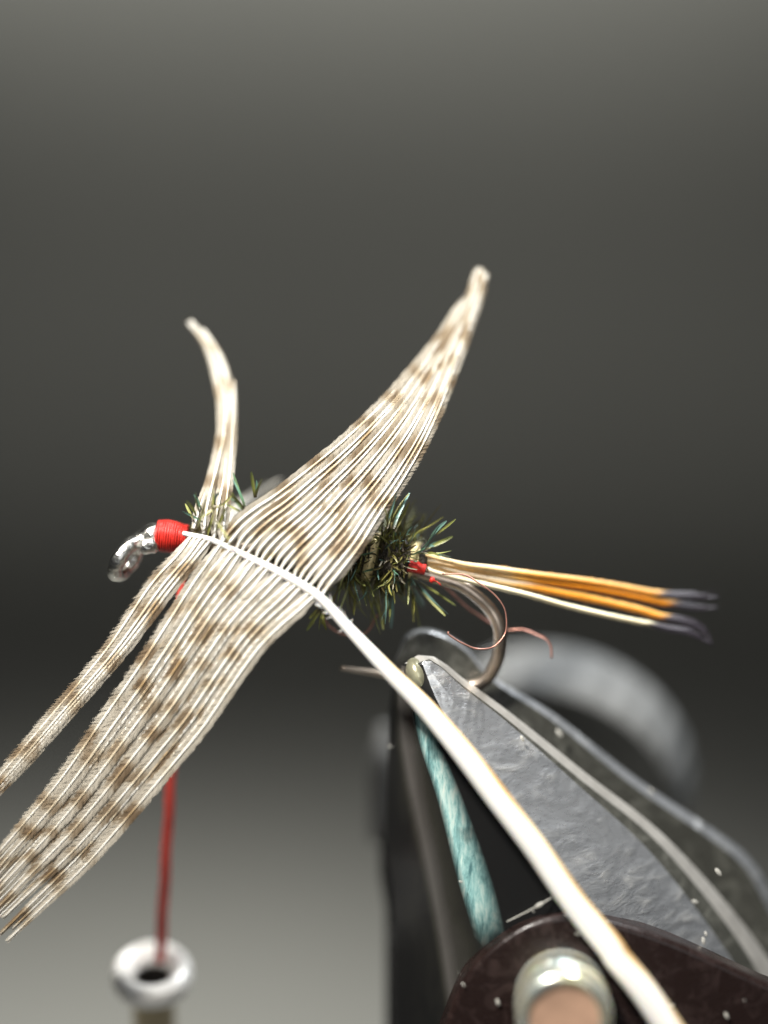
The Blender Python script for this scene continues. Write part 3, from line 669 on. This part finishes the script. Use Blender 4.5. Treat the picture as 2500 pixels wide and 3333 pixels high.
def contour(c): return [Vector((*d2s(p), p[2])) for p in c]
QX = [((p - CAM).dot(RIGHT) * D / (p - CAM).dot(FWD) * 1000 + 1250, 1666.5 - (p - CAM).dot(UP) * D / (p - CAM).dot(FWD) * 1000, (p - CAM).dot(FWD) - D) for p in qpts]
def fan(Lc, Rc, ts, send, wd, seed, bi0, splay=None, **kw):
    Ls = cr(contour(Lc), 120); Rs = cr(contour(Rc), 120)
    for i, t in enumerate(ts):
        se = send(t, i) if callable(send) else send
        k = 26; pts = []
        for j in range(k):
            s_ = j / (k - 1) * se; x = s_ * 119; a = min(118, int(x)); f = x - a
            tt = t + (splay[i] * s_ ** 3 if splay else 0)
            p = Ls[a].lerp(Ls[a + 1], f).lerp(Rs[a].lerp(Rs[a + 1], f), tt)
            pts.append(W(p.x, p.y, p.z + 0.006 * math.sin(i * 2.1)))
        p0 = Ls[0].lerp(Rs[0], t)
        q0 = min(QX, key=lambda q: (q[0] - p0.x - 6) ** 2 + (q[1] - p0.y) ** 2)
        pts = [W(q0[0], q0[1], q0[2] + 0.002)] + pts[1:]
        w_ = wd(t) if callable(wd) else wd
        barb(pts, w_, bi0 + i, seed, roll=0.14 + random.uniform(-0.08, 0.08), **kw)

# upper fan: right of the quill, sweeping up to one point
UL = [(470, 1172, -0.12), (505, 1128, -0.13), (542, 1098, -0.13), (600, 1060, -0.11), (698, 984, -0.06), (762, 930, -0.02), (834, 862, 0.03), (894, 796, 0.08), (936, 742, 0.12), (972, 688, 0.16), (996, 640, 0.18), (1012, 580, 0.2)]
UR = [(692, 1296, -0.165), (732, 1246, -0.165), (782, 1180, -0.15), (826, 1108, -0.12), (864, 1052, -0.09), (912, 968, -0.05), (948, 888, 0.0), (980, 800, 0.05), (1008, 726, 0.1), (1036, 650, 0.14), (1056, 582, 0.17)]
nU = 17
def upper_end(t, i):
    return [0.885, 0.90, 0.91, 0.905, 0.915, 0.89, 0.87, 0.985, 1.0, 0.99, 1.0, 0.985, 0.995, 0.99, 0.97, 0.985, 0.95][i]
fan(UL, UR, [(i + 0.4) / (nU - 0.2) for i in range(nU)], upper_end, 0.0195, 3.1, 0, splay=[-0.03, 0.0, 0.02, -0.01, 0.0, 0.02, -0.02, -0.06, -0.03, 0.0, 0.03, 0.0, -0.04, 0.02, 0.05, 0.03, 0.06], base_clear=0.05, bk=(0.18, 0.085), tip_taper=0.95, tipk=0.5, sh=0.0040, period=0.17)
# tip barbs standing up beside the head
UPB = [
    [(418, 1142, -0.09), (432, 1095, -0.06), (452, 1045, 0.0), (468, 985, 0.06), (478, 925, 0.1), (476, 860, 0.14), (462, 795, 0.18), (440, 740, 0.2), (407, 697, 0.22)],
    [(440, 1152, -0.1), (446, 1100, -0.07), (460, 1040, -0.01), (474, 985, 0.05), (486, 920, 0.09), (486, 855, 0.13), (472, 790, 0.17), (448, 735, 0.19), (412, 692, 0.21)],
    [(462, 1162, -0.11), (470, 1100, -0.08), (482, 1040, -0.02), (490, 985, 0.04), (497, 920, 0.08), (498, 860, 0.12), (484, 790, 0.16), (466, 750, 0.18), (440, 712, 0.2)],
    [(480, 1172, -0.12), (486, 1105, -0.09), (494, 1040, -0.03), (499, 985, 0.03), (503, 920, 0.07), (507, 860, 0.1), (506, 822, 0.12)],
]
for i, c in enumerate(UPB):
    barb([W(p[0] * 1.507, p[1] * 1.507, p[2]) for p in c], 0.016, 40 + i, 5.0, base_clear=0.1, roll=0.3, period=0.17, sh=0.004, gain=0.8)
barb([W(p[0] * 1.507, p[1] * 1.507, p[2]) for p in [(490, 1140, 0.12), (512, 1098, 0.2), (545, 1074, 0.26), (575, 1056, 0.3), (605, 1038, 0.34)]], 0.02, 50, 2.0, gain=0.3)
# lower left strip
AL = [(404, 1168, -0.09), (372, 1204, -0.1), (318, 1264, -0.1), (226, 1401, -0.1), (112, 1538, -0.1), (8, 1660, -0.11), (-90, 1770, -0.12)]
AR = [(452, 1182, -0.11), (434, 1205, -0.12), (389, 1262, -0.12), (280, 1401, -0.12), (156, 1541, -0.12), (0, 1716, -0.13), (-60, 1780, -0.13)]
fan(AL, AR, [0.12, 0.31, 0.49, 0.67, 0.83], lambda t, i: [0.97, 1, 0.98, 0.97, 0.99][i], 0.018, 8.3, 60, base_clear=0.12, tip_taper=1.0, fringe=(1.25, 1.0), period=0.17, sh=0.0038)
# lower broad web
BL = [(460, 1186, -0.115), (444, 1210, -0.13), (408, 1262, -0.13), (320, 1401, -0.13), (224, 1541, -0.12), (126, 1681, -0.12), (32, 1793, -0.12), (0, 1830, -0.12), (-80, 1925, -0.12)]
BR = [(684, 1298, -0.165), (654, 1320, -0.165), (616, 1352, -0.165), (566, 1402, -0.16), (506, 1484, -0.15), (446, 1572, -0.14), (380, 1652, -0.13), (320, 1722, -0.13), (256, 1796, -0.12), (178, 1882, -0.12), (16, 2036, -0.12)]
nB = 15
def lower_end(t, i): return 0.985 + 0.015 * math.sin(i * 3.3)
fan(BL, BR, [(i + 0.5) / nB for i in range(nB)], lower_end, lambda t: 0.0215, 11.7, 80, splay=[0, 0.01, 0, -0.01, 0.01, 0, -0.01, -0.02, -0.03, -0.04, -0.06, -0.08, 0.0, 0.0, 0.015], base_clear=0.14, tip_taper=0.92, tipk=0.7, fringe=(1.2, 1.0), period=0.165, sh=0.0040)

# ------------------------------------------------------------------ thread and bobbin
T0, T1 = W(600, 1790, 0.02), W(520, 3128, 0.36)
b = MB(); n = 60; tp = [T0.lerp(T1, i / (n - 1)) for i in range(n)]
tp = [W(592, 1745, 0.05)] + tp
side = (T1 - T0).normalized().cross(FWD).normalized()
for k in range(3):
    q = [p + side * 0.0068 * math.cos(i * 0.22 + k * 2.094) + FWD * 0.0068 * math.sin(i * 0.22 + k * 2.094) for i, p in enumerate(tp)]
    b.tube(q, [0.0095 + 0.004 * i / n for i in range(len(q))], 7)
th = b.build('tying_thread', M['redline'], None, loc=T1)
th['label'] = 'taut red tying thread running down behind the feather into the bobbin'; th['category'] = 'thread'

bc = W(496, 3160, 0.36)
bob = thing('thread_bobbin', bc, 'pale polished bobbin mouth with the red thread entering it', 'bobbin')
b = MB(); axb = Vector((-0.03, 0.22, -1)).normalized()         # hangs almost straight down
prof = [(0.05, 0.060), (0.02, 0.062), (0.004, 0.072), (-0.02, 0.092), (-0.03, 0.108), (-0.022, 0.126), (0.0, 0.138), (0.03, 0.140), (0.06, 0.130), (0.078, 0.105), (0.082, 0.07)]
lathe(b, bc + axb * 0.0, axb, prof, 48)
rim = b.build('rim', M['ceramic'], bob)
b = MB(); lathe(b, bc, axb, [(0.018, 0.0625), (0.05, 0.059), (0.6, 0.059)], 40)
b.build('bore', M['bore'], rim)
b = MB(); r_ = lathe(b, bc, axb, [(0.055, 0.074), (0.2, 0.074), (0.5, 0.074), (0.9, 0.076)], 40); b.face(r_[-1])
b.build('tube', M['tube'], bob)

for o in list(S.objects):
    if '_w' in o: del o['_w']
